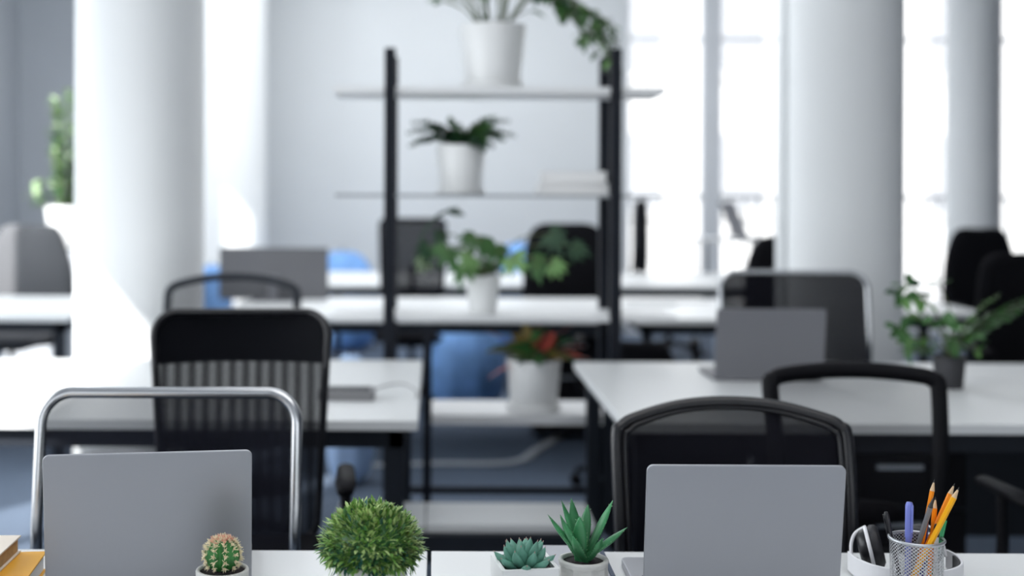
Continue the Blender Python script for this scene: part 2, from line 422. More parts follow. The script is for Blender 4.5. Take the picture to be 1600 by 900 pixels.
def fill_panel(mb, outl, yf, nz=22, nx=18, inset=1.0):
    n = len(outl); zs = [p[1] for p in outl]; z0, z1 = min(zs), max(zs); rows = []
    for i in range(nz+1):
        z = z0+(z1-z0)*(.5-.5*math.cos(PI*i/nz)); z = min(max(z, z0+1e-4), z1-1e-4); xs = []
        for k in range(n):
            a, b = outl[k], outl[(k+1) % n]
            if (a[1]-z)*(b[1]-z) <= 0 and abs(a[1]-b[1]) > 1e-9:
                t = (z-a[1])/(b[1]-a[1])
                if 0 <= t <= 1: xs.append(a[0]+(b[0]-a[0])*t)
        rows.append((z, min(xs), max(xs)))
    vs = []; fs = []
    for z, a, b in rows:
        for j in range(nx+1):
            x = a+(b-a)*j/nx; vs.append((x, yf(x, z), z))
    for i in range(nz):
        for j in range(nx):
            k = i*(nx+1)+j; fs.append((k, k+1, k+nx+2, k+nx+1))
    mb.add(vs, fs, True); return mb
def cushion(mb, outl, o, axis_y, t0, t1, levels=5):
    """pillow solid between y=t0 and t1 from outline in x,z (axis_y False: outline in x,y, thickness in z)"""
    n = len(outl); cx_ = sum(p[0] for p in outl)/n; cz = sum(p[1] for p in outl)/n
    prof = [(0, 0), (.8, .0), (.95, .12), (1, .4), (1, .6), (.95, .88), (.8, 1), (0, 1)]
    vs = []; fs = []
    for s_, t in prof:
        for a, b in outl:
            u = cx_+(a-cx_)*s_; v = cz+(b-cz)*s_; q = t0+(t1-t0)*t
            vs.append(Vector(o)+(Vector((u, q, v)) if axis_y else Vector((u, v, q))))
    for i in range(len(prof)-1):
        for k in range(n):
            k2 = (k+1) % n; fs.append((i*n+k, i*n+k2, (i+1)*n+k2, (i+1)*n+k))
    mb.add(vs, fs, True); return mb
def star_base(e, m):
    for k in range(5):
        a = 2*PI*k/5+.3; c, s_ = math.cos(a), math.sin(a)
        arm = MB().tube([(.03*c, .03*s_, .11), (.16*c, .16*s_, .095), (.29*c, .29*s_, .07)], [.024, .02, .014], 10).build('base_arm', m, e)
        MB().tube([(.29*c-.02*s_, .29*s_+.02*c, .027), (.29*c+.02*s_, .29*s_-.02*c, .027)], .027, 14).box(.29*c-.006, .29*c+.006, .29*s_-.006, .29*s_+.006, .03, .07).build('caster', M['blackm'], arm)
    MB().lathe([(.035, .06), (.035, .13), (.026, .14), (.026, .28), (.018, .285), (.018, .40)], n=20).build('gas_column', m, e)
def seat(e, m, w=.24, z=.43, d=.23, t=.06):
    MB().box(-.12, .12, -.12, .12, z-.035, z-.002).build('seat_plate', M['blackm'], e, bevel=.01)
    cushion(MB(), rrect(-w, w, -d, d, .07), (0, 0, 0), False, z, z+t).build('seat', m, e)
def arms(e, m, w=.27, z=.66):
    for s_ in (-1, 1):
        MB().tube(crom([(s_*.10, .02, .42), (s_*(w-.02), .02, .44), (s_*w, .02, .52), (s_*w, .02, z)], 6), .014, 10).tube([(s_*w, -.12, z+.01), (s_*w, -.05, z+.015), (s_*w, .12, z+.012)], [.02, .026, .022], 12, flat=.6, up=(0, 0, 1)).build('armrest', m, e)
def back_spine(e, m, y, z0, z1):
    MB().tube(crom([(0, .05, .42), (0, y-.01, .42), (0, y+.05, .50), (0, y+.035, z0+.15), (0, y+.03, z1)], 6), .02, 10, flat=.7).build('back_support', m, e)
def task_chair(loc, rz, label, wt, wb, h, top, rise, r, tube_r, mframe, mmesh, bend=.03, style='arch', armrest=True, lean=.08, group=None, seatm=None, corner=.08, lumbar=True, inner=False):
    """swivel chair facing local -Y; backrest plane at local y=.22"""
    e = thing('office_chair', loc, label, 'chair', rz, group)
    z0 = top-h
    outl = arch(wt, wb, h, rise, r) if style == 'arch' else rr_out(wt, wb, h, corner)
    yf = lambda x, z: .22+surf(x, z, wt, h, bend, lean)
    MB().tube([(x, yf(x, z), z) for x, z in outl], tube_r, 10, closed=True, flat=1.0).build('back_frame', mframe, e, loc=(0, 0, z0))
    if inner:
        MB().tube([(x*.93, yf(x, z)-.004, .015+z*.955) for x, z in outl], tube_r*.45, 8, closed=True).build('back_rim', mframe, e, loc=(0, 0, z0))
    fill_panel(MB(), [(x*.985, z) for x, z in outl], yf).build('backrest', mmesh, e, loc=(0, 0, z0))
    if lumbar: MB().tube([(x, .235+surf(x, .14, wt, h, bend, lean)+.012, .14) for x in (-wb*.7, -wb*.35, 0, wb*.35, wb*.7)], [.014, .02, .022, .02, .014], 10, up=(0, 0, 1), flat=1.6).build('lumbar_support', M['blackm'], e, loc=(0, 0, z0))
    back_spine(e, M['blackm'], .235, z0, z0+.2)
    seat(e, seatm or M['fabric']); star_base(e, M['blackm'])
    if armrest: arms(e, M['blackm'])
    return e
def sled_chair(loc, rz, label, wt, h, top, r, tube_r, mmesh, group=None, bend=.02):
    """chrome tube chair on a sled base facing local -Y"""
    e = thing('sled_chair', loc, label, 'chair', rz, group)
    z0 = top-h; lean = .06
    yf = lambda x, z: .22+surf(x, z, wt, h, bend, lean, .02)
    P = [(-wt*.985, -.0)]+[(x, z) for x, z in reversed(rrect(-wt, wt, 0, h, r, 7)) if z > h*.3]+[(wt*.985, 0)]
    P = [P[0]]+sorted([p for p in P[1:-1] if p[0] < 0], key=lambda p: (p[1] if p[0] < -wt+1e-4 else h+p[0]))+sorted([p for p in P[1:-1] if p[0] >= 0], key=lambda p: (-h+p[0]-1e3 if p[0] < wt-1e-4 else -p[1]))+[P[-1]]
    full = [(-wt, -.02), (-wt, h*.5)]+[( -wt+r-r*math.cos(R(a)), h-r+r*math.sin(R(a))) for a in range(0, 91, 10)]+[( wt-r+r*math.sin(R(a)), h-r+r*math.cos(R(a))) for a in range(0, 91, 10)]+[(wt, h*.5), (wt, -.02)]
    MB().tube([(x, yf(x, z), z) for x, z in full], tube_r, 12).build('back_frame', M['chrome'], e, loc=(0, 0, z0))
    outl = [(-wt, .03)]+full[1:-1]+[(wt, .03)]
    fill_panel(MB(), [(x*.98, z) for x, z in outl], yf).build('backrest', mmesh, e, loc=(0, 0, z0))
    cushion(MB(), rrect(-wt+.02, wt-.02, -.23, .2, .06), (0, 0, 0), False, .43, .48).build('seat', M['fabric'], e)
    yb = yf(wt, -.02)
    for s_ in (-1, 1):
        MB().tube(crom([(s_*wt, yb, z0-.02), (s_*wt, yb-.02, .47), (s_*wt, .1, .425), (s_*wt, -.18, .425), (s_*wt, -.25, .39), (s_*wt, -.24, .05), (s_*wt, -.2, tube_r), (s_*wt, .2, tube_r)], 6), tube_r, 10).build('leg', M['chrome'], e)
    MB().tube([(-wt, .2, tube_r), (wt, .2, tube_r)], tube_r, 10).build('floor_bar', M['chrome'], e)
    MB().tube([(-wt, -.15, .425), (wt, -.15, .425)], tube_r*.8, 10).build('cross_bar', M['chrome'], e)
    return e
def padded_chair(loc, rz, label, w, h, top, m, group=None, sh=.1):
    e = thing('padded_chair', loc, label, 'chair', rz, group); z0 = top-h
    P = [(-w*.75, 0), (-w, h*.12), (-w*1.0, h*.5), (-w*.9, h-sh), (-w*.62, h-.01), (0, h)]
    outl = catm(P+[(-a, b) for a, b in reversed(P[:-1])], 6)
    cushion(MB(), outl, (0, .2, 0), True, 0, .08).build('backrest', m, e, loc=(0, 0, z0))
    MB().tube(crom([(0, .04, .41), (0, .24, .41), (0, .31, .5), (0, .29, z0+.2)], 6), .022, 10).build('back_support', M['blackm'], e)
    seat(e, m); star_base(e, M['blackm']); arms(e, M['blackm'])
    return e
def cpos(pxc, Y, back=.22): return ((pxc-CX)/F*Y, Y-back, 0)

# front row
sled_chair(cpos(262, 2.27), 0, 'black mesh chair with shiny chrome tube frame behind the front left laptop', .241, .50, .983, .055, .0108, M['mesh'])
task_chair(cpos(1153, 2.32, .21), 0, 'black arched mesh office chair directly behind the front right laptop', .224, .215, .54, .954, .028, .045, .012, M['black'], M['mesh_dense'], inner=True)
# second row
task_chair(cpos(386, 3.12, .2), R(4), 'black ribbed mesh office chair with wide square top in front of the sunlit desk', .225, .195, .60, 1.055, 0, 0, .010, M['black'], M['mesh_rib'], style='rr', corner=.06, bend=.06, lean=-.02, lumbar=True)
task_chair(cpos(1347, 3.04, .2), 0, 'black mesh office chair with thick curved frame in front of right second-row desk', .214, .19, .50, .915, .012, .035, .021, M['blackm'], M['mesh_open'], bend=.03)
MBd = None
# behind the second row
task_chair(cpos(363, 4.83, .22), 0, 'see-through chair with thin dark grey arched frame between left column and monitor', .258, .25, .46, 1.03, .03, .05, .016, M['steel'], M['mesh_open'], lumbar=False)
sled_chair(cpos(1243, 4.86), 0, 'black mesh chair with chrome tube frame before the right column', .295, .50, 1.055, .07, .011, weave('close_mesh', (.006, .006, .010), 0))
# third row
padded_chair(((1236-CX)/F*5.98, 5.98+.25, 0), PI, 'black padded chair half hidden behind the right column', .225, .52, 1.165, M['fabric'])
padded_chair(cpos(885, 7.75), 0, 'large black padded chair behind the shelving unit, beside its right post', .27, .62, 1.185, M['fabric'])
task_chair(cpos(645, 8.05), 0, 'dark mesh chair seen between shelving post and hanging leaves', .215, .2, .5, 1.195, 0, 0, .014, M['blackm'], M['mesh_dense'], style='rr', corner=.04, lumbar=False, armrest=False)
padded_chair(cpos(38, 7.75), R(-8), 'grey padded chair behind the desk at the far left edge', .29, .62, 1.155, M['greyfab'], sh=.18)
padded_chair(cpos(1538, 7.9), R(5), 'black padded chair in front of the rear right column', .245, .60, 1.16, M['fabric'], sh=.14)
padded_chair(cpos(1592, 5.7), 0, 'black padded chair cut off by the right edge, behind the potted fern', .19, .58, 1.10, M['fabric'], sh=.08)
padded_chair(cpos(1038, 10.6), R(90), 'black chair turned sideways in front of the back window', .2, .62, 1.33, M['fabric'])
padded_chair(cpos(985, 5.95, .2), R(170), 'black chair just right of the shelving unit, under the third-row desk', .2, .3, .70, M['fabric'])

# ------------------------------------------------------------------ shelving unit
U0, U1 = 4.66, 5.02
e = thing('shelving_unit', (px(785, U0), (U0+U1)/2, 0), 'tall open shelving unit with black posts and white shelves holding potted plants', 'shelf')
def UL(mb): return origin_to_parent(mb, e)
xl, xr = px(608.5, U0), px(963, U0)
ztop = 1.925
for xx in (xl, xr):
    for yy, zt in ((U0, ztop), (U1-.045, ztop)):
        UL(MB().box(xx-.021, xx+.021, yy, yy+.045, 0, zt)).build('post', M['post'], e, bevel=.002)
xm = px(669, U0)
UL(MB().box(xm-.016, xm+.016, U0, U0+.035, 0, .865)).build('post', M['post'], e, bevel=.002)
SH = [(520, 1040, 1.752, .026), (523, 1056, 1.352, .012), (518, 1060, .875, .022)]
GREYSH = mat('grey_shelf', (.30, .32, .34), .5)
for a, b_, z, t in SH:
    UL(MB().box(px(a, U0), px(b_, U0), U0+.046, U1-.046, z, z+t).box(px(a, U0), xl-.022, U0+.012, U0+.046, z, z+t).box(xl+.022, xr-.022, U0+.012, U0+.046, z, z+t).box(xr+.022, px(b_, U0), U0+.012, U0+.046, z, z+t)).build('shelf', GREYSH if z == 1.352 else M['shelf'], e)
UL(MB().box(xm+.017, xr-.022, U0+.005, U1-.0, .48, .515)).build('shelf', M['shelf'], e)
UL(MB().box(xl+.022, xr-.022, U1-.02, U1-.005, .13, .16)).build('brace', M['post'], e)
for xx in (xl, xr): UL(MB().box(xx-.012, xx+.012, U0+.045, U1-.045, 1.86, 1.885).box(xx-.012, xx+.012, U0+.045, U1-.045, .2, .225)).build('crossbar', M['post'], e)

# low bench between the desks
b0, b1 = px(519, 3.66), px(938, 3.66)
e = thing('low_bench', ((b0+b1)/2, 3.83, 0), 'low white two-piece bench between the second-row desks, behind the small succulents', 'bench')
xs = px(667, 3.66)
for a, b_ in ((b0, xs-.002), (xs+.002, b1)):
    origin_to_parent(MB().box(a, b_, 3.73, 4.0, .325, .35), e).build('bench_top', M['desk'], e, bevel=.002)
origin_to_parent(MB().box(b0+.03, b1-.03, 3.70, 3.96, .24, .324), e).build('frame', M['steel'], e)
for a in (b0+.05, b1-.09):
    for y in (3.71, 3.91): origin_to_parent(MB().box(a, a+.04, y, y+.04, 0, .24), e).build('leg', M['steel'], e)

# ------------------------------------------------------------------ laptops
def laptop(hinge, yaw, label, w=.304, h=.212, d=.212, tilt=12, m=None, topdown=False):
    """hinge centre; keyboard points to local +Y (away from camera), lid leans towards local -Y"""
    e = thing('laptop', hinge, label, 'laptop', yaw); m = m or M['laptop']
    base = MB().prism(rrect(-w/2, w/2, 0.004, d, .012), (0, 0, .002), (1, 0, 0), (0, 1, 0), (0, 0, 1), .012).build('base', m, e, bevel=.0015)
    MB().prism(rrect(-w*.44, w*.44, .03, d*.52, .004), (0, 0, .0141), (1, 0, 0), (0, 1, 0), (0, 0, 1), .0008).build('keyboard', M['key'], base)
    MB().prism(rrect(-w*.18, w*.18, d*.60, d*.94, .004), (0, 0, .0141), (1, 0, 0), (0, 1, 0), (0, 0, 1), .0003).build('trackpad', M['laptop_dark'], base)
    t = R(tilt); ay = Vector((0, -math.sin(t), math.cos(t))); az = Vector((0, -math.cos(t), -math.sin(t)))
    o = Vector((0, 0.0, .014))
    lid = MB().prism(rrect(-w/2, w/2, 0, h, .010), o, (1, 0, 0), ay, az, .006).build('lid', m, e, bevel=.0012)
    MB().prism(rrect(-w/2+.004, w/2-.004, .008, h-.004, .007), o-az*.0012, (1, 0, 0), ay, az, .001).build('screen', M['screen'], lid)
    MB().tube([(-w*.42, .0, .010), (w*.42, .0, .010)], .0058, 10).build('hinge', M['laptop_dark'], e)
    return e
laptop((.461, 1.83, DZ), 0, 'open grey laptop on front desk between the aloe and the pencil cup', w=.294, h=.213, tilt=9)
laptop((-.441, 1.892, DZ), R(8.5), 'open grey laptop on front desk behind the little cactus', w=.312, h=.216, tilt=10)
laptop((px(1202, 4.08), 4.08, DZ), R(0), 'grey laptop on second-row right desk, before the chrome-framed chair', w=.365, h=.235, d=.25, tilt=8, m=M['laptop_dark'])
laptop((px(1158, 10.5), 10.5, 1.0), R(-80), 'dark laptop open on a tall table in front of the back window', w=.33, h=.33, d=.24, tilt=24, m=M['laptop_dark'])
e = thing('high_table', (px(1140, 10.5), 10.5, 0), 'small tall table with thin top by the back window', 'table')
MB().box(-.29, .29, -.25, .25, .975, 1.0).build('tabletop', M['shelf'], e)
for a in (-.26, .24):
    for b_ in (-.22, .2): MB().box(a, a+.02, b_, b_+.02, 0, .975).build('leg', M['steel'], e)
# monitor
e = thing('monitor', (px(428, 7.1), 7.1, DZ), 'flat grey monitor seen from behind on the third-row desk', 'monitor', R(-1))
MB().prism(rrect(-.318, .318, .008, .31, .008), (0, 0, 0), (1, 0, 0), (0, 0, 1), (0, 1, 0), .028).build('housing', mat('monitor_grey', (.13, .13, .14), .5), e, bevel=.003)
MB().box(-.30, .30, .0285, .030, .025, .295).build('screen', M['screen'], e)
MB().box(-.12, .12, -.05, .11, 0, .008).box(-.03, .03, -.02, 0, 0, .15).build('stand', M['laptop_dark'], e)

# ------------------------------------------------------------------ plants
def rnd(a, b): return random.uniform(a, b)
def pot_part(e, prof, m, n=40, soil=None):
    MB().lathe(prof, n=n).build('pot', m, e)
    if soil: MB().lathe([(soil[0], soil[1]-.006), (soil[0], soil[1]), (0.0, soil[1]+.003)], n=24).build('soil', M['soil'], e)
def pot_prof(rt, rb, h, t=.004, deep=.02):
    return [(0, 0), (rb, 0), (rb+.001, .002), (rt, h-.002), (rt-.001, h), (rt-t, h), (rt-t-.0005, h-.003), (rt-t-.002, h-deep)]
# grass ball
p = PZ(576, 925, DZ+.0)  # stands just below the frame edge
gx, gy = px(583, 1.74), 1.74
e = thing('potted_grass', (gx, gy, DZ), 'round bushy green artificial grass in a grey concrete pot on the front desk', 'plant')
pot_part(e, pot_prof(.0505, .044, .098), M['concrete'], soil=(.047, .092))
mb = MB()
C0 = Vector((0, 0, .117))
mb.lathe([(0, .084), (.040, .090), (.053, .110), (.050, .130), (.034, .150), (0, .158)], n=20, mi=2)
for i in range(3400):
    u = rnd(-.62, 1); a = rnd(0, 2*PI); s_ = math.sqrt(max(0, 1-u*u))
    d = Vector((s_*math.cos(a), s_*math.sin(a), u))
    rr = rnd(.55, 1.0)**.5
    rad = Vector((.069*d.x, .066*d.y, .058*d.z if d.z > 0 else .034*d.z))*rr
    base = C0+rad+Vector((rnd(-.003, .003), rnd(-.003, .003), 0))
    dd = (d+Vector((rnd(-.6, .6), rnd(-.6, .6), rnd(-.35, .65)))).normalized()
    L = rnd(.009, .017)
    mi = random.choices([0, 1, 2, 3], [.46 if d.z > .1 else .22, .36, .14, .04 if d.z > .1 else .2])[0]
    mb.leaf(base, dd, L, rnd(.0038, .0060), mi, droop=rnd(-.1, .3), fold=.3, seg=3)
for k in range(60):   # hanging sprigs
    a = random.choice([rnd(PI*.95, PI*1.25), rnd(-.35, .1)]); q = Vector((.058*math.cos(a), .05*math.sin(a), .098+rnd(-.014, .012)))
    mb.leaf(q, (math.cos(a)*.4+rnd(-.3, .3), math.sin(a)*.3, -1), rnd(.008, .014), .0035, random.choice([0, 1, 2]), 0, .3, 3)
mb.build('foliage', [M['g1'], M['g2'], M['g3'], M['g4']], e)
# cactus
e = thing('potted_cactus', (px(350, 1.80), 1.80, DZ), 'small round ribbed cactus with cream spines in a pale pot before the left laptop', 'cactus')
pot_part(e, pot_prof(.039, .036, .066, .005), M['concrete'], soil=(.0335, .062))
mb = MB(); nr = 10; vs = []; fs = []; nu, nv = 88, 20
def cact(a, v, k=1.0):
    th = PI*(.06+.90*v); rib = 1-.26*(.5-.5*math.cos(a*nr))**.7
    r = .0255*math.sin(th)**.85*rib*k; return Vector((r*math.cos(a), r*math.sin(a), .086-.024*math.cos(PI-th)*-1*k))
for i in range(nv+1):
    for j in range(nu):
        vs.append(cact(2*PI*j/nu, i/nv))
for i in range(nv):
    for j in range(nu):
        j2 = (j+1) % nu; fs.append((i*nu+j, i*nu+j2, (i+1)*nu+j2, (i+1)*nu+j))
mb.add(vs, fs, True); mb.build('cactus_body', M['cactus'], e)
mb = MB(); C0 = Vector((0, 0, .086))
for k in range(nr):
    a = 2*PI*k/nr
    for v in (.28, .42, .55, .67, .77, .86, .94):
        q = cact(a, v); n_ = (q-C0).normalized(); top = q.z > .103
        for s_ in range(15):
            d = (n_+Vector((rnd(-.9, .9), rnd(-.9, .9), rnd(-.8, .9)))).normalized()
            L = rnd(.004, .0085); mb.tube([q, q+d*L], [.00085, .0003], 4, mi=1 if v > .8 and random.random() < .45 else 0)
for s_ in range(90):
    a = rnd(0, 2*PI); q = Vector((rnd(0, .011)*math.cos(a), rnd(0, .011)*math.sin(a), .109)); d = Vector((rnd(-.7, .7), rnd(-.7, .7), 1)).normalized()
    mb.tube([q, q+d*rnd(.003, .0085)], [.0008, .0003], 4, mi=1 if random.random() < .7 else 0)
mb.build('spines', [M['spine'], M['spinep']], e)
# echeveria in square pot
e = thing('potted_succulent', (px(822, 1.80), 1.80, DZ), 'blue-green rosette succulent in a square white pot on the front desk', 'succulent', R(9))
hw = .043; hh = .079
mb = MB(); sq = rrect(-hw, hw, -hw, hw, .004, 3); sqi = rrect(-hw+.006, hw-.006, -hw+.006, hw-.006, .003, 3)
mb.prism(sq, (0, 0, 0), (1, 0, 0), (0, 1, 0), (0, 0, 1), .065)
n = len(sq); vs = [(a, b, .065) for a, b in sq]+[(a, b, hh) for a, b in sq]+[(a, b, hh) for a, b in sqi]+[(a, b, hh-.012) for a, b in sqi]
fs = []
for r_ in range(3):
    for k in range(n): fs.append((r_*n+k, r_*n+(k+1) % n, (r_+1)*n+(k+1) % n, (r_+1)*n+k))
mb.add(vs, fs); mb.build('pot', M['whitepot'], e)
MB().prism([(a*.98, b*.98) for a, b in sqi], (0, 0, hh-.014), (1, 0, 0), (0, 1, 0), (0, 0, 1), .008).build('soil', M['soil'], e)
def fleshy(mb, base, a, elev, L, rw, curl, mi=0, tip=1, flat=.5, n=9):
    pts = []; q = Vector(base); el = elev
    for i in range(n):
        pts.append(q.copy()); q = q+Vector((math.cos(a)*math.cos(el), math.sin(a)*math.cos(el), math.sin(el)))*L/(n-1); el += curl/(n-1)
    rads = [rw*(.55+.45*math.sin(PI*min(1, .15+t*.75)))*(1 if t < .62 else max(.08, math.cos((t-.62)/.38*PI/2)**.8)) for t in [i/(n-1) for i in range(n)]]
    side = Vector((-math.sin(a), math.cos(a), 0)); 
    t0 = (pts[1]-pts[0]).normalized(); up = side.cross(t0)
    mb.tube(pts, rads, 10, mi=mi, flat=flat, up=up)
    if tip: mb.tube([pts[-2], pts[-1]+(pts[-1]-pts[-2])*.25], [rads[-2]*.6, .0003], 6, mi=1)
    return pts
mb = MB(); zb_ = hh-.008
for k, (na, el, L, off) in enumerate(((7, 8, .040, 0), (7, 34, .042, .4), (6, 56, .044, .1), (4, 76, .043, .6))):
    for j in range(na):
        a = 2*PI*j/na+off+rnd(-.1, .1); r0 = (.010, .007, .004, .002)[k]
        fleshy(mb, (r0*math.cos(a), r0*math.sin(a), zb_), a, R(el+rnd(-5, 5)), L*rnd(.92, 1.1), .0080, R(42 if k < 2 else 10), flat=.72)
mb.build('leaves', [M['succ'], M['succt']], e)
# aloe in faceted pot
e = thing('potted_aloe', (px(914, 1.85), 1.85, DZ), 'spiky dark green aloe in a faceted concrete pot left of the right laptop', 'plant')
mb = MB(); n = 9; vs = []
lev = [(.030, 0, 0), (.040, .028, .5), (.0375, .052, 0), (.0375, .066, 0)]
for r, z, o_f in lev: vs += [(r*math.cos(2*PI*(k+o_f)/n), r*math.sin(2*PI*(k+o_f)/n), z) for k in range(n)]
fs = [tuple(range(n-1, -1, -1))]
for i, (r, z, o_f) in enumerate(lev[:-1]):
    if i == 0:
        for k in range(n): fs += [(k, (k+1) % n, n+k), ((k+1) % n, n+(k+1) % n, n+k)]
    elif i == 1:
        for k in range(n): fs += [(n+k, 2*n+(k+1) % n, 2*n+k), (n+k, n+(k+1) % n, 2*n+(k+1) % n)]
    else:
        for k in range(n): fs.append((i*n+k, i*n+(k+1) % n, (i+1)*n+(k+1) % n, (i+1)*n+k))
mb.add(vs, fs)
mb.lathe([(.0374, .060), (.0385, .066), (.0375, .0685), (.032, .0685), (.0315, .064), (.031, .055)], n=36)
mb.build('pot', M['concrete'], e)
MB().lathe([(.0315, .060), (.0313, .0635), (0, .0665)], n=24).build('soil', M['soil'], e)
mb = MB()
def aloe(a, el, L, rw, curl):
    pts = fleshy(mb, (.006*math.cos(a), .006*math.sin(a), .064), R(a), R(el), L, rw, R(curl), tip=0, flat=.42, n=12)
    side = Vector((-math.sin(R(a)), math.cos(R(a)), 0))
    for i in range(3, 11):
        for s_ in (-1, 1):
            q = pts[i]+side*s_*rw*(.95 if i < 8 else .5); d = (side*s_*.8+(pts[i]-pts[i-1]).normalized()*.8).normalized()
            mb.tube([q-side*s_*.001, q+d*.0022], [.0007, .0001], 4, mi=1)
for a, el, L, rw, c in ((175, 47, .092, .0085, 8), (200, 55, .088, .009, 12), (150, 62, .098, .0075, 6), (110, 75, .094, .0075, -6), (255, 80, .072, .009, 8),
                       (20, 62, .100, .0085, -2), (355, 34, .090, .009, 6), (65, 68, .085, .008, -5), (320, 50, .050, .008, 15), (225, 50, .055, .008, 15), (285, 84, .055, .0075, 4), (140, 40, .05, .007, 20)):
    aloe(a, el, L, rw*1.22, c)
mb.build('leaves', [M['aloe'], M['aloel']], e)

# background plants
def frond(mb, base, a, el, L, n, lw, ll, mi, curl=-60, stem_mi=0, both=True):
    pts = []; q = Vector(base); e_ = R(el)
    for i in range(n+1):
        pts.append(q.copy()); q = q+Vector((math.cos(a)*math.cos(e_), math.sin(a)*math.cos(e_), math.sin(e_)))*L/n; e_ += R(curl)/n
    mb.tube(pts, [.0022*(1-.7*i/n) for i in range(n+1)], 5, mi=stem_mi)
    for i in range(2, n+1):
        t = (pts[i]-pts[i-1]).normalized(); sd_ = t.cross(Vector((0, 0, 1))); sd_ = sd_.normalized() if sd_.length > 1e-3 else Vector((1, 0, 0))
        f = math.sin(PI*min(1, .25+.7*i/n))
        for s_ in (-1, 1): dd = t*.6+sd_*s_+Vector((0, 0, rnd(-.3, .2))); mb.leaf(pts[i], dd, ll*f, lw, mi, .2, .2, 3, side=dd.cross(Vector((rnd(-.4, .4), 1, rnd(.2, 1)))))
    return pts
def broad(mb, base, tip, lw, ll, mi, stem_mi=0):
    base = Vector(base); tip = Vector(tip); mid = (base+tip)/2+Vector((0, 0, .25*(tip-base).length*.4))
    pts = crom([base, mid, tip], 5); mb.tube(pts, .003, 5, mi=stem_mi)
    d = (tip-mid).normalized(); mb.leaf(tip, d+Vector((rnd(-.3, .3), rnd(-.3, .3), rnd(-.5, .1))), ll, lw, mi, .45, .15, 5)
LM = [M['stem'], M['fol'], M['fol2'], M['fold'], M['folp'], M['red'], M['rust']]
def potplant(name, loc, label, rt, rb, h, m, saucer=0):
    e = thing(name, loc, label, 'plant')
    pot_part(e, pot_prof(rt, rb, h, .006), m, soil=(rt-.009, h-.012))
    if saucer: MB().lathe([(0, -.0), (rb+.012, 0), (rb+.02, saucer), (rb+.013, saucer), (rb+.006, .004), (0, .004)], n=40).build('saucer', m, e)
    return e
Ys = 4.83
zt1, zt2, zt3, zt4 = [z+t for _, _, z, t in SH]+[.515]
# top shelf
e = potplant('potted_vine', (px(769, Ys), Ys, zt1+.0), 'trailing green vine in the big white pot on the top shelf', .132, .105, .255, M['whitepot'], .03)
mb = MB()
for k in range(26):
    a = rnd(0, 2*PI); L = rnd(.10, .25); el = rnd(30, 85)
    q = Vector((math.cos(a)*.05, math.sin(a)*.05, .25)); tp = q+Vector((math.cos(a)*math.cos(R(el)), math.sin(a)*math.cos(R(el)), math.sin(R(el))))*L
    broad(mb, q, tp, .05, .08, random.choice([1, 1, 3, 2]))
for k in range(12):   # runner drooping to the right over the post
    t0 = Vector((.05, rnd(-.06, .0), .25))
    pts = crom([t0, t0+Vector((.12, 0, .13)), t0+Vector((.24+rnd(-.05, .05), rnd(-.06, .05), .10+rnd(-.05, .05))), t0+Vector((.34+rnd(-.09, .09), rnd(-.1, .06), .02+rnd(-.06, .05))), t0+Vector((.38+rnd(-.12, .08), rnd(-.12, .06), -.03-rnd(0, .18)))], 7)
    mb.tube(pts, .0022, 5, mi=0)
    for i in range(7, len(pts)):
        for _ in range(random.choice([0, 1, 1, 2])):
            d = Vector((rnd(-1, 1), rnd(-1, 1), rnd(-1, .4))); mb.leaf(pts[i], d, rnd(.028, .05), rnd(.02, .034), random.choice([1, 1, 2, 3]), .3, .2, 3)
mb.leaf((-.03, -.05, .27), (-.1, -.6, .3), .07, .04, 1)
mb.build('foliage', LM, e)
# second shelf
e = potplant('potted_fern', (px(720, Ys), Ys, zt2), 'small airy fern in a white pot on the second shelf', .098, .078, .195, M['whitepot'], .02)
mb = MB()
for k in range(15):
    frond(mb, (rnd(-.02, .02), rnd(-.02, .02), .19), rnd(0, 2*PI), rnd(30, 80), rnd(.13, .20), 10, .026, .055, random.choice([1, 3, 1]), rnd(-90, -50))
for a, el in ((PI*1.02, 48), (PI*.96, 60), (.05, 62), (-.1, 45), (PI*.9, 35)):
    frond(mb, (0, 0, .19), a, el, .23, 11, .026, .05, 3, -75)
for k in range(26): mb.leaf((rnd(-.03, .03), rnd(-.03, .03), .18), (rnd(-.8, .8), rnd(-.8, .8), rnd(.5, 1)), rnd(.04, .08), .022, 3, .1, .2, 3)
mb.build('foliage', LM, e)
# third shelf
e = potplant('potted_monstera', (px(755, 4.8), 4.8, zt3), 'spreading leafy green plant in a small white pot on the third shelf', .070, .052, .148, M['whitepot'])
mb = MB()
def lobed(mb, c, d, size, mi):
    c = Vector(c); d = Vector(d).normalized(); sd_ = d.cross(Vector((rnd(-.3, .3), 1, rnd(-.1, .3)))).normalized()
    for k in range(-3, 4):
        ang = k*R(36)+rnd(-.15, .15); dd = d*math.cos(ang)+sd_*math.sin(ang)
        mb.leaf(c, dd, size*(1.15-.1*abs(k))*rnd(.85, 1.15), size*.36, mi, .25, .15, 4, side=(sd_*math.cos(ang)-d*math.sin(ang)))
def mons(x, z, y, size, mi, d=None):
    q = Vector((0, 0, .14)); tp = Vector((x, y, z)); mid = (q+tp)/2+Vector((0, 0, .06))
    mb.tube(crom([q, mid, tp], 6), .003, 5, mi=0); lobed(mb, tp, d or (x*2.2+rnd(-.3, .3), -.25, -.45), size, mi)
k_ = 4.8/F
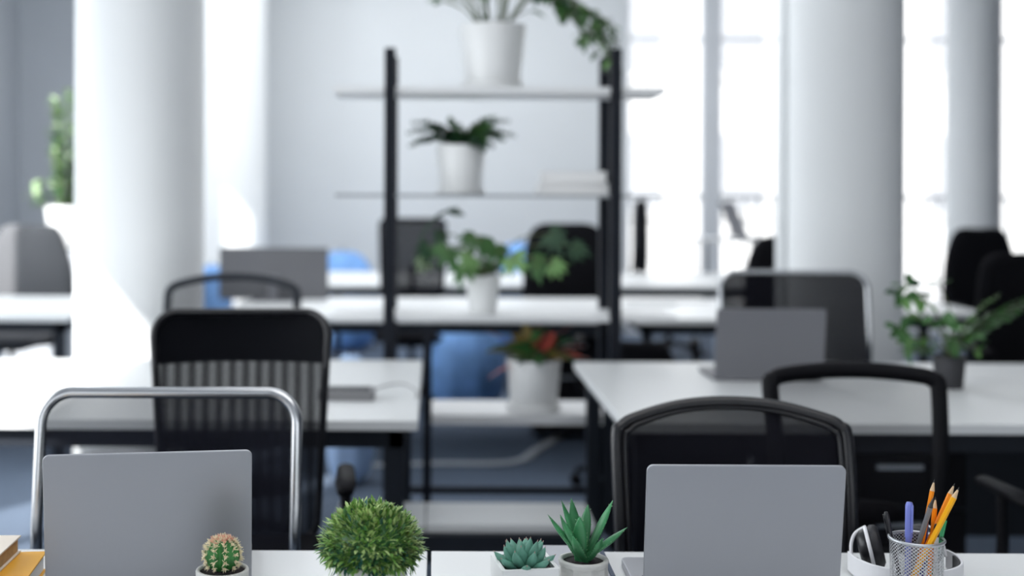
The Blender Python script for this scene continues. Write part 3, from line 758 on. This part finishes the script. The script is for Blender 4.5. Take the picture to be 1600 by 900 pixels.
for X, Y_, dy, s_, mi in ((700, 372, -.05, .075, 1), (722, 400, -.10, .07, 1), (745, 355, .02, .08, 1), (775, 368, -.04, .085, 1), (800, 385, -.1, .07, 2), (690, 350, .05, .05, 3),
                      (835, 392, .0, .07, 1), (862, 395, -.08, .055, 2), (862, 350, .02, .075, 3), (900, 370, .05, .06, 3), (770, 400, .08, .06, 3), (668, 372, -.04, .055, 3), (662, 390, .02, .05, 4), (735, 385, -.12, .06, 2)):
    mons((X-755)*k_, .148+(415-Y_)*k_, dy, s_, mi)
mb.tube(crom([(0, 0, .14), (-.14, 0, .20), (-.24, .02, .20), (-.245, .03, .29), (-.18, .03, .38), (-.10, .03, .412)], 8), .006, 6, mi=3)
mb.leaf((-.15, .03, .40), (1, 0, .1), .08, .03, 3, side=Vector((0, .3, 1)))
mb.build('foliage', LM, e)
# fourth shelf
e = potplant('potted_croton', (px(835, 4.8), 4.8, zt4), 'plant with red and rust coloured leaves in a white pot on the lower shelf', .109, .088, .200, M['whitepot'], .03)
mb = MB()
for k in range(46):
    a = rnd(0, 2*PI); el = rnd(15, 85); mi = random.choice([5, 5, 6, 6, 3, 1])
    q = Vector((rnd(-.03, .03), rnd(-.03, .03), .19)); d = Vector((math.cos(a)*math.cos(R(el)), math.sin(a)*math.cos(R(el)), math.sin(R(el))))
    tp = q+d*rnd(.02, .08); mb.tube([q, tp], .0025, 5); mb.leaf(tp, d, rnd(.11, .16), .040, mi, rnd(.2, .7), .2, 5, side=d.cross(Vector((rnd(-.5, .5), 1, .2))))
for X, Y_, mi in ((-.15, .02, 6), (.16, .04, 5), (.19, .0, 5), (-.17, .09, 5), (.12, .10, 5), (-.13, -.05, 5)):
    tp = Vector((X*.55, -.04, .22+Y_*.6)); mb.tube([(0, 0, .19), tp], .0025, 5); mb.leaf(tp, (X, -.02, Y_), .12, .035, mi, .15, .2, 5)
mb.build('foliage', LM, e)
# left rear plant on a cabinet
e = thing('cabinet', (-2.42, 8.45, 0), 'grey cabinet behind the grey chair, under the leafy plant', 'cabinet')
MB().box(-.5, .5, -.2, .25, .06, .99).box(-.46, .46, -.17, .25, 0, .06).build('body', M['greyfab'], e, bevel=.004)
for a in (-.49, .005):
    d_ = MB().box(a, a+.485, -.222, -.201, .08, .975).build('door', M['wall_grey'], e)
    MB().box(a+(.44 if a < 0 else .02), a+(.46 if a < 0 else .04), -.24, -.2225, .5, .62).build('handle', M['steel'], d_)
e = potplant('potted_bush', (px(108, 8.4), 8.4, .992), 'sunlit bushy plant in a white pot left of the big left column', .16, .12, .28, M['whitepot'])
mb = MB()
for k in range(11):
    x0, y0 = rnd(-.07, .07), rnd(-.06, .06); hh_ = rnd(.35, .85); pts = crom([(x0, y0, .26), (x0*1.4, y0*1.4, .26+hh_*.5), (x0*1.8+rnd(-.03, .03), y0*1.8, .26+hh_)], 7)
    mb.tube(pts, .004, 5, mi=0)
    for q in pts:
        for _ in range(5): mb.leaf(q, (rnd(-1, 1), rnd(-1, 1), rnd(-.1, .9)), rnd(.06, .1), rnd(.03, .05), random.choice([2, 4, 4, 1, 4]), .2, .2, 3)  # mostly pale leaves: sunlight put into the leaf colour
for k in range(20): mb.leaf((rnd(-.22, -.08), rnd(-.1, 0), rnd(.3, .48)), (rnd(-1, 0), rnd(-1, 1), rnd(-.3, .5)), .09, .06, random.choice([4, 2]), .2, .2, 3)
mb.build('foliage', LM, e)
# right fern on desk
pf = PZ(1483, 606, DZ)
e = potplant('potted_desk_plant', (pf.x, pf.y, DZ), 'leafy green plant in a dark pot on the second-row right desk', .052, .042, .105, M['greypot'])
mb = MB(); kf = pf.y/F
for X, Y_ in ((1600, 478), (1620, 490), (1560, 468), (1590, 505), (1570, 500), (1640, 470)):
    a = math.atan2(rnd(-.25, .25), 1); d = Vector(((X-1483)*kf, 0, (560-Y_)*kf)); el = math.degrees(math.atan2(d.z, d.x))
    frond(mb, (0, 0, .1), a, el+22, d.length*1.05, 14, .022, .05, random.choice([1, 2, 1]), -40)
for X, Y_, s_ in ((1425, 445, .05), (1440, 465, .05), (1412, 460, .045), (1455, 440, .04), (1400, 515, .055), (1430, 530, .05), (1440, 500, .045), (1470, 500, .05), (1455, 545, .045), (1500, 520, .05), (1415, 550, .04), (1520, 545, .04), (1475, 525, .045)):
    q = Vector((0, 0, .1)); tp = Vector(((X-1483)*kf, rnd(-.06, .04), .105+(555-Y_)*kf)); mb.tube(crom([q, (q+tp)/2+Vector((.02, 0, .02)), tp], 5), .002, 5, mi=0)
    for _ in range(4): mb.leaf(tp+Vector((rnd(-.01, .01), rnd(-.01, .01), rnd(-.01, .01))), (rnd(-1, .6), rnd(-1, .5), rnd(-.6, .6)), s_*1.2, s_*.8, random.choice([1, 2, 3, 1]), .3, .2, 4, side=Vector((rnd(-1, 1), .2, rnd(-1, 1))))
mb.build('foliage', LM, e)

# ------------------------------------------------------------------ pencil cup
cxp, cyp = px(1434.5, 1.86), 1.86
e = thing('pencil_cup', (cxp, cyp, DZ), 'silver wire-mesh pencil cup on the front desk holding pencils and pens', 'pencil holder')
rc, hc = .0395, .098
mb = MB().lathe([(rc-.002, .004), (rc, hc)], n=64); mb.f = mb.f[:64]; mb.sm = mb.sm[:64]; mb.mi = mb.mi[:64]; 
cup = mb.build('mesh_wall', M['wire'], e)
uv = cup.data.uv_layers.new(name='UVMap')
for poly in cup.data.polygons:
    k = poly.index
    for li in poly.loop_indices:
        vi = cup.data.loops[li].vertex_index; kk = vi % 64; u = kk/64
        if k == 63 and kk == 0: u = 1.0
        uv.data[li].uv = (u, 0.0 if vi < 64 else 1.0)
MB().tube([(rc*math.cos(2*PI*k/48), rc*math.sin(2*PI*k/48), hc) for k in range(48)], .0026, 10, closed=True).build('rim', M['silver'], e)
MB().lathe([(rc-.001, 0), (rc-.001, .006), (rc-.003, .006)], n=48).build('cup_base', M['silver'], e)
def stick(name, label, cat, bx, by, tipx, tipy, tipd, build):
    """stands in the cup: foot inside, axis towards photo point (tipx,tipy) at depth tipd"""
    foot = Vector((cxp+bx, cyp+by, DZ+.0075)); tip = PY(tipx, tipy, tipd); ax = (tip-foot); L = ax.length
    e = thing(name, foot, label, cat); e.rotation_mode = 'QUATERNION'; e.rotation_quaternion = ax.to_track_quat('Z', 'Y')
    build(e, L); return e
def pencil(m, r=.0037, wood='wood'):
    def f(e, L):
        MB().lathe([(r, .0), (r, L-.018)], n=6, smooth=False).build('shaft', m, e)
        MB().lathe([(r*.98, L-.018), (r*.3, L-.005)], n=12).build('sharpened_wood', M[wood], e)
        MB().lathe([(r*.3, L-.005), (.0002, L)], n=12).build('pencil_lead', M['lead'], e)
    return f
def pen(m, capm, r=.0045, clip=True, capL=.055):
    def f(e, L):
        MB().lathe([(r*.5, 0), (r*.85, .01), (r*.85, L-capL)], n=16).build('barrel', m, e)
        c = MB().lathe([(r, L-capL), (r*1.05, L-.006), (r*.75, L-.001), (0, L)], n=16).build('cap', capm, e)
        if clip: MB().box(-.0012, .0012, -r*1.6, -r*1.25, L-.045, L-.004).box(-.0012, .0012, -r*1.3, -r*.9, L-.010, L-.004).build('clip', capm, c)
    return f
stick('pencil', 'orange pencil standing tallest, leftmost of the orange pencils in the cup', 'pencil', -.003, .01, 1460, 749, 1.86, pencil(M['pencil']))
stick('pencil', 'yellow pencil leaning right, in front of its orange twin in the cup', 'pencil', -.030, -.016, 1499, 761, 1.835, pencil(M['pencily'], .0042))
stick('pencil', 'orange pencil leaning right, behind the yellow pencil in the cup', 'pencil', -.022, -.006, 1492, 755, 1.865, pencil(M['pencil'], .0038))
stick('pencil', 'short orange pencil half hidden behind the grey pencil in the cup', 'pencil', .008, -.020, 1462, 776, 1.875, pencil(M['pencil']))
stick('pencil', 'grey pencil leaning between the orange pencils in the cup', 'pencil', -.012, .022, 1459, 776, 1.85, pencil(M['pengrey'], .004, 'lead'))
stick('pen', 'lilac-blue capped pen upright at the left of the cup', 'pen', -.012, .004, 1421, 784, 1.86, pen(M['penblue'], M['penblue'], .0058))
stick('pen', 'dark blue pen low between the pencils in the cup', 'pen', .012, .014, 1447, 812, 1.87, pen(M['penblue2'], M['penblue2'], .004, False, .03))
stick('pen', 'thin black pen tilted out of the left side of the cup', 'pen', -.015, .012, 1384, 799, 1.88, pen(M['black'], M['black'], .0036, True, .03))
stick('pen', 'green pen with clear end at the right of the cup', 'pen', .012, -.004, 1474, 808, 1.87, pen(M['pengreen'], M['pengreen'], .005, True, .028))
stick('pen', 'clear-barrelled black pen beside the green pen in the cup', 'pen', .020, -.018, 1464, 818, 1.855, pen(M['clear'], M['black'], .0042, True, .02))

# ------------------------------------------------------------------ headphones
hp = PZ(1416, 882, DZ)
hx, hy = px(1424, 1.97), 1.985
e = thing('headphones', (hx, hy, DZ), 'white over-ear headphones lying behind the pencil cup', 'headphones', R(4))
band = crom([(-.084, .03, .020), (-.085, -.005, .019), (-.070, -.042, .018), (-.036, -.066, .017), (0, -.073, .017), (.040, -.066, .017), (.072, -.042, .018), (.086, -.005, .019), (.083, .03, .020)], 8)
def strip(mb, pts, hz, th, mi=0):
    vs = []; fs = []; m_ = len(pts)
    for i, p in enumerate(pts):
        t = (pts[min(i+1, m_-1)]-pts[max(0, i-1)]).normalized(); n_ = t.cross(Vector((0, 0, 1))).normalized()
        for a, b in ((-1, -1), (1, -1), (1, 1), (-1, 1)): vs.append(p+n_*a*th+Vector((0, 0, b*hz)))
    for i in range(m_-1):
        for k in range(4): fs.append((i*4+k, i*4+(k+1) % 4, i*4+4+(k+1) % 4, i*4+4+k))
    fs += [(3, 2, 1, 0), tuple((m_-1)*4+k for k in range(4))]
    return mb.add(vs, fs)
strip(MB(), band, .0155, .0022).build('headband', M['white'], e, bevel=.0015)
inner = [Vector((p.x*.955, p.y*.94+.001, p.z+.001)) for p in band[6:-6]]
strip(MB(), inner, .0125, .0022).build('headband_padding', M['leather'], e, bevel=.001)
for s_ in (-1, 1):
    # yoke + cup + pad, cup axis along x tipped a little up
    c = Vector((s_*.047, .034, .040)); ax = Vector((-s_*1, -.35, .25)).normalized(); q = ax.to_track_quat('Z', 'Y').to_matrix().to_4x4(); Mx = Matrix.Translation(c) @ q
    cup = MB().lathe([(0, -.018), (.024, -.017), (.031, -.011), (.033, -.002), (.033, .0)], n=32, M=Mx).build('ear_cup', M['black'], e)
    MB().lathe([(.0335, -.003), (.0348, -.001), (.0348, .002), (.0335, .003)], n=32, M=Mx).build('trim_ring', M['white'], cup)
    MB().lathe([(.032, .003), (.035, .008), (.034, .016), (.028, .020), (.020, .018), (.018, .008), (0, .007)], n=32, M=Mx).build('ear_pad', M['leather'], cup)
    MB().tube(crom([(s_*.080, .026, .024), (s_*.078, .034, .044), (s_*.070, .037, .062), (s_*.052, .037, .073)], 6), .003, 8).build('yoke', M['white'], e)

# ------------------------------------------------------------------ front desk small things
# orange-covered book and tan book
def book(name, loc, rz, label, w_, d_, t, cov, pages, cat='book'):
    e = thing(name, loc, label, cat, rz)
    MB().box(-w_/2, w_/2, -d_/2, d_/2, 0, .003).box(-w_/2, w_/2, -d_/2, d_/2, t-.003, t).box(-w_/2, -w_/2+.003, -d_/2, d_/2, 0, t).build('cover', cov, e, bevel=.0008)
    MB().box(-w_/2+.004, w_/2-.004, -d_/2+.004, d_/2-.004, .003, t-.003).build('pages', pages, e)
    return e
c1 = PZ(73, 861, DZ+.032)     # far right corner of the orange book
rz = R(6); w_, d_ = .20, .26
o_ = c1-(Matrix.Rotation(rz, 3, 'Z') @ Vector((w_/2, d_/2, 0)))
book('hardcover_book', (o_.x, o_.y, DZ), rz, 'orange-covered white-edged book lying under a tan book at bottom left', w_, d_, .032, M['orange'], M['paper'])
c2 = PZ(33, 836.5, DZ+.032+.028)
rz = R(2); w_, d_ = .15, .21
o_ = c2-(Matrix.Rotation(rz, 3, 'Z') @ Vector((w_/2, d_/2, 0)))
book('paperback_book', (o_.x, o_.y, DZ+.0325), rz, 'tan-edged book with cream cover lying on the orange book', w_, d_, .028, M['book_cream'], M['book_tan'])
# grey notebook behind the succulents
e = thing('notebook', (px(902, 2.03), 2.025, DZ), 'grey notebook with dark band behind the succulent and the aloe', 'notebook')
MB().box(-.052, .046, -.085, .085, 0, .014).build('cover', M['laptop'], e, bevel=.002)
MB().box(.046, .053, -.086, .086, -.0, .0145).build('binding', mat('navy_cloth', (.03, .05, .09), .6), e)
# dark box and cable on left second-row desk
q = PZ(540, 628, DZ)
e = thing('desk_phone_box', (q.x, q.y+.06, DZ), 'flat dark grey box beside the ribbed chair on the sunlit desk', 'box')
MB().prism(rrect(-.085, .085, -.05, .05, .008), (0, 0, 0), (1, 0, 0), (0, 1, 0), (0, 0, 1), .03).build('case', M['pengrey'], e, bevel=.004)
MB().box(-.07, .07, -.04, .04, .0305, .032).build('lid', M['steel'], e)
pts = [PZ(a, b, DZ+.003) for a, b in ((578, 612), (600, 603), (630, 600), (652, 612), (650, 622))]
tag(origin_to(MB().tube(crom(pts, 8), .002, 6).build('cable', M['pengrey']), pts[0]), 'thin grey cable curling over the sunlit desk beside the dark box', 'cable')

# ------------------------------------------------------------------ background things
for k, (w_, label) in enumerate(((.27, 'white book lying beneath another on the second shelf'), (.25, 'topmost of two white books lying on the second shelf'))):
    book('white_book', (px(893, 4.83)+k*.004, 4.83, zt2+k*.046), R(2-3*k), label, w_, .2, .045, M['paper'], M['paper'])
def beanbag(loc, sx, sy, sz, label, m=None, rz=0):
    e = thing('beanbag', loc, label, 'beanbag', rz); vs = []; fs = []; nu, nv = 36, 18
    for i in range(nv+1):
        v = i/nv; th = PI*v; z = (1-math.cos(th))/2
        for j in range(nu):
            a = 2*PI*j/nu; r = math.sin(th)**.6*(1-.28*z)*(1+.05*math.sin(5*a+3*z)+.03*math.sin(9*a))
            vs.append((sx*r*math.cos(a), sy*r*math.sin(a)+.25*sy*z*z, sz*(z**1.0)))
    for i in range(nv):
        for j in range(nu): fs.append((i*nu+j, i*nu+(j+1) % nu, (i+1)*nu+(j+1) % nu, (i+1)*nu+j))
    MB().add(vs, fs, True).build('bag', m or M['blue'], e)
    MB().tube([(0, .25*sy-.03, sz-.01), (0, .25*sy, sz+.03), (0, .25*sy+.03, sz-.01)], .006, 6).build('handle', M['steel'], e)
beanbag((px(728, 7.7), 7.7, 0), .28, .28, .60, 'large blue beanbag on the floor behind the lower shelf')
beanbag((px(548, 5.75), 5.75, 0), .13, .16, .60, 'pale blue beanbag peeking above the sunlit desk left of the shelving unit', M['blue2'])
beanbag((px(535, 10.7), 10.7, 0), .38, .38, .86, 'blue beanbag by the back wall, right of the grey monitor')
beanbag((px(815, 10.3), 10.4, 0), .32, .36, .96, 'tall blue beanbag behind the monstera leaves on the third shelf')
beanbag((px(330, 9.6), 9.6, 0), .2, .25, .80, 'blue beanbag glimpsed between left column and grey monitor')
# papers
for k, (a, b_, w_, r_) in enumerate(((1010, 466, .30, 8), (1075, 462, .21, -6))):
    q = PZ(a, b_+8, DZ)
    tag(MB().box(-w_/2, w_/2, -.12, .12, 0, .025-.015*k).build('paper_stack', M['paper'], loc=(q.x, q.y, DZ)), ('thicker pile of white paper on the third-row desk beside the shelving post', 'thin white paper sheet pile on third-row desk, right of the thicker pile')[k], 'paper')
# dark pedestals added to deepen the shade under desks
def pedestal(x, y, label):
    e = thing('shade_pedestal', (x, y, 0), label, 'shade filler')
    MB().box(-.21, .21, -.25, .25, .04, .58).build('body', M['steel'], e, bevel=.003)
    for a in (-.16, .16):
        for b_ in (-.2, .2): MB().tube([(a-.01, b_, .02), (a+.01, b_, .02)], .02, 10).build('caster', M['blackm'], e)
    for z in (.06, .235, .41):
        d_ = MB().box(-.205, .205, -.268, -.251, z, z+.165).build('drawer', M['blackm'], e); MB().box(-.07, .07, -.28, -.2685, z+.12, z+.135).build('handle', M['silver'], d_)
pedestal(1.42, 3.98, 'added black pedestal deepening the dark under the right end of the right second-row desk')
pedestal(.76, 6.95, 'added black pedestal deepening the dark under the third-row desk behind the red plant')
# waste bin, pale floor strip
e = thing('waste_bin', (px(135, 4.5), 5.0-.15, 0), 'small white waste bin on the floor before the left column', 'bin')
MB().lathe([(0, 0), (.10, 0), (.13, .30), (.135, .30), (.135, .31), (.125, .31), (.095, .01), (0, .01)], n=32).build('bin', M['white'], e)
pts = [PZ(a, b_, .004) for a, b_ in ((560, 728), (680, 724), (800, 722), (840, 702), (880, 678))]
tag(origin_to(MB().tube(crom(pts, 8), .03, 8, flat=.25, up=(0, 0, 1)).build('floor_strip', mat('pale_strip', (.55, .57, .6), .6)), pts[0]), 'pale flat strip bending across the carpet behind the lower shelf', 'cable')

# ------------------------------------------------------------------ groups of repeats
GROUPS = {'pencil': 'pencils in the wire cup', 'pen': 'pens in the wire cup', 'office_desk': 'white office desks in rows', 'office_chair': 'mesh office chairs',
          'padded_chair': 'padded office chairs', 'sled_chair': 'chrome framed mesh chairs', 'beanbag': 'blue beanbags', 'white_book': 'white books on the second shelf',
          'laptop': 'laptops on the desks', 'shade_pedestal': 'added black pedestals under desks', 'paper_stack': 'papers on the third-row desk', 'town_building': 'buildings outside'}
for o in bpy.data.objects:
    k = o.name.split('.')[0]
    if o.parent is None and o.get('label') and k in GROUPS: o['group'] = GROUPS[k]
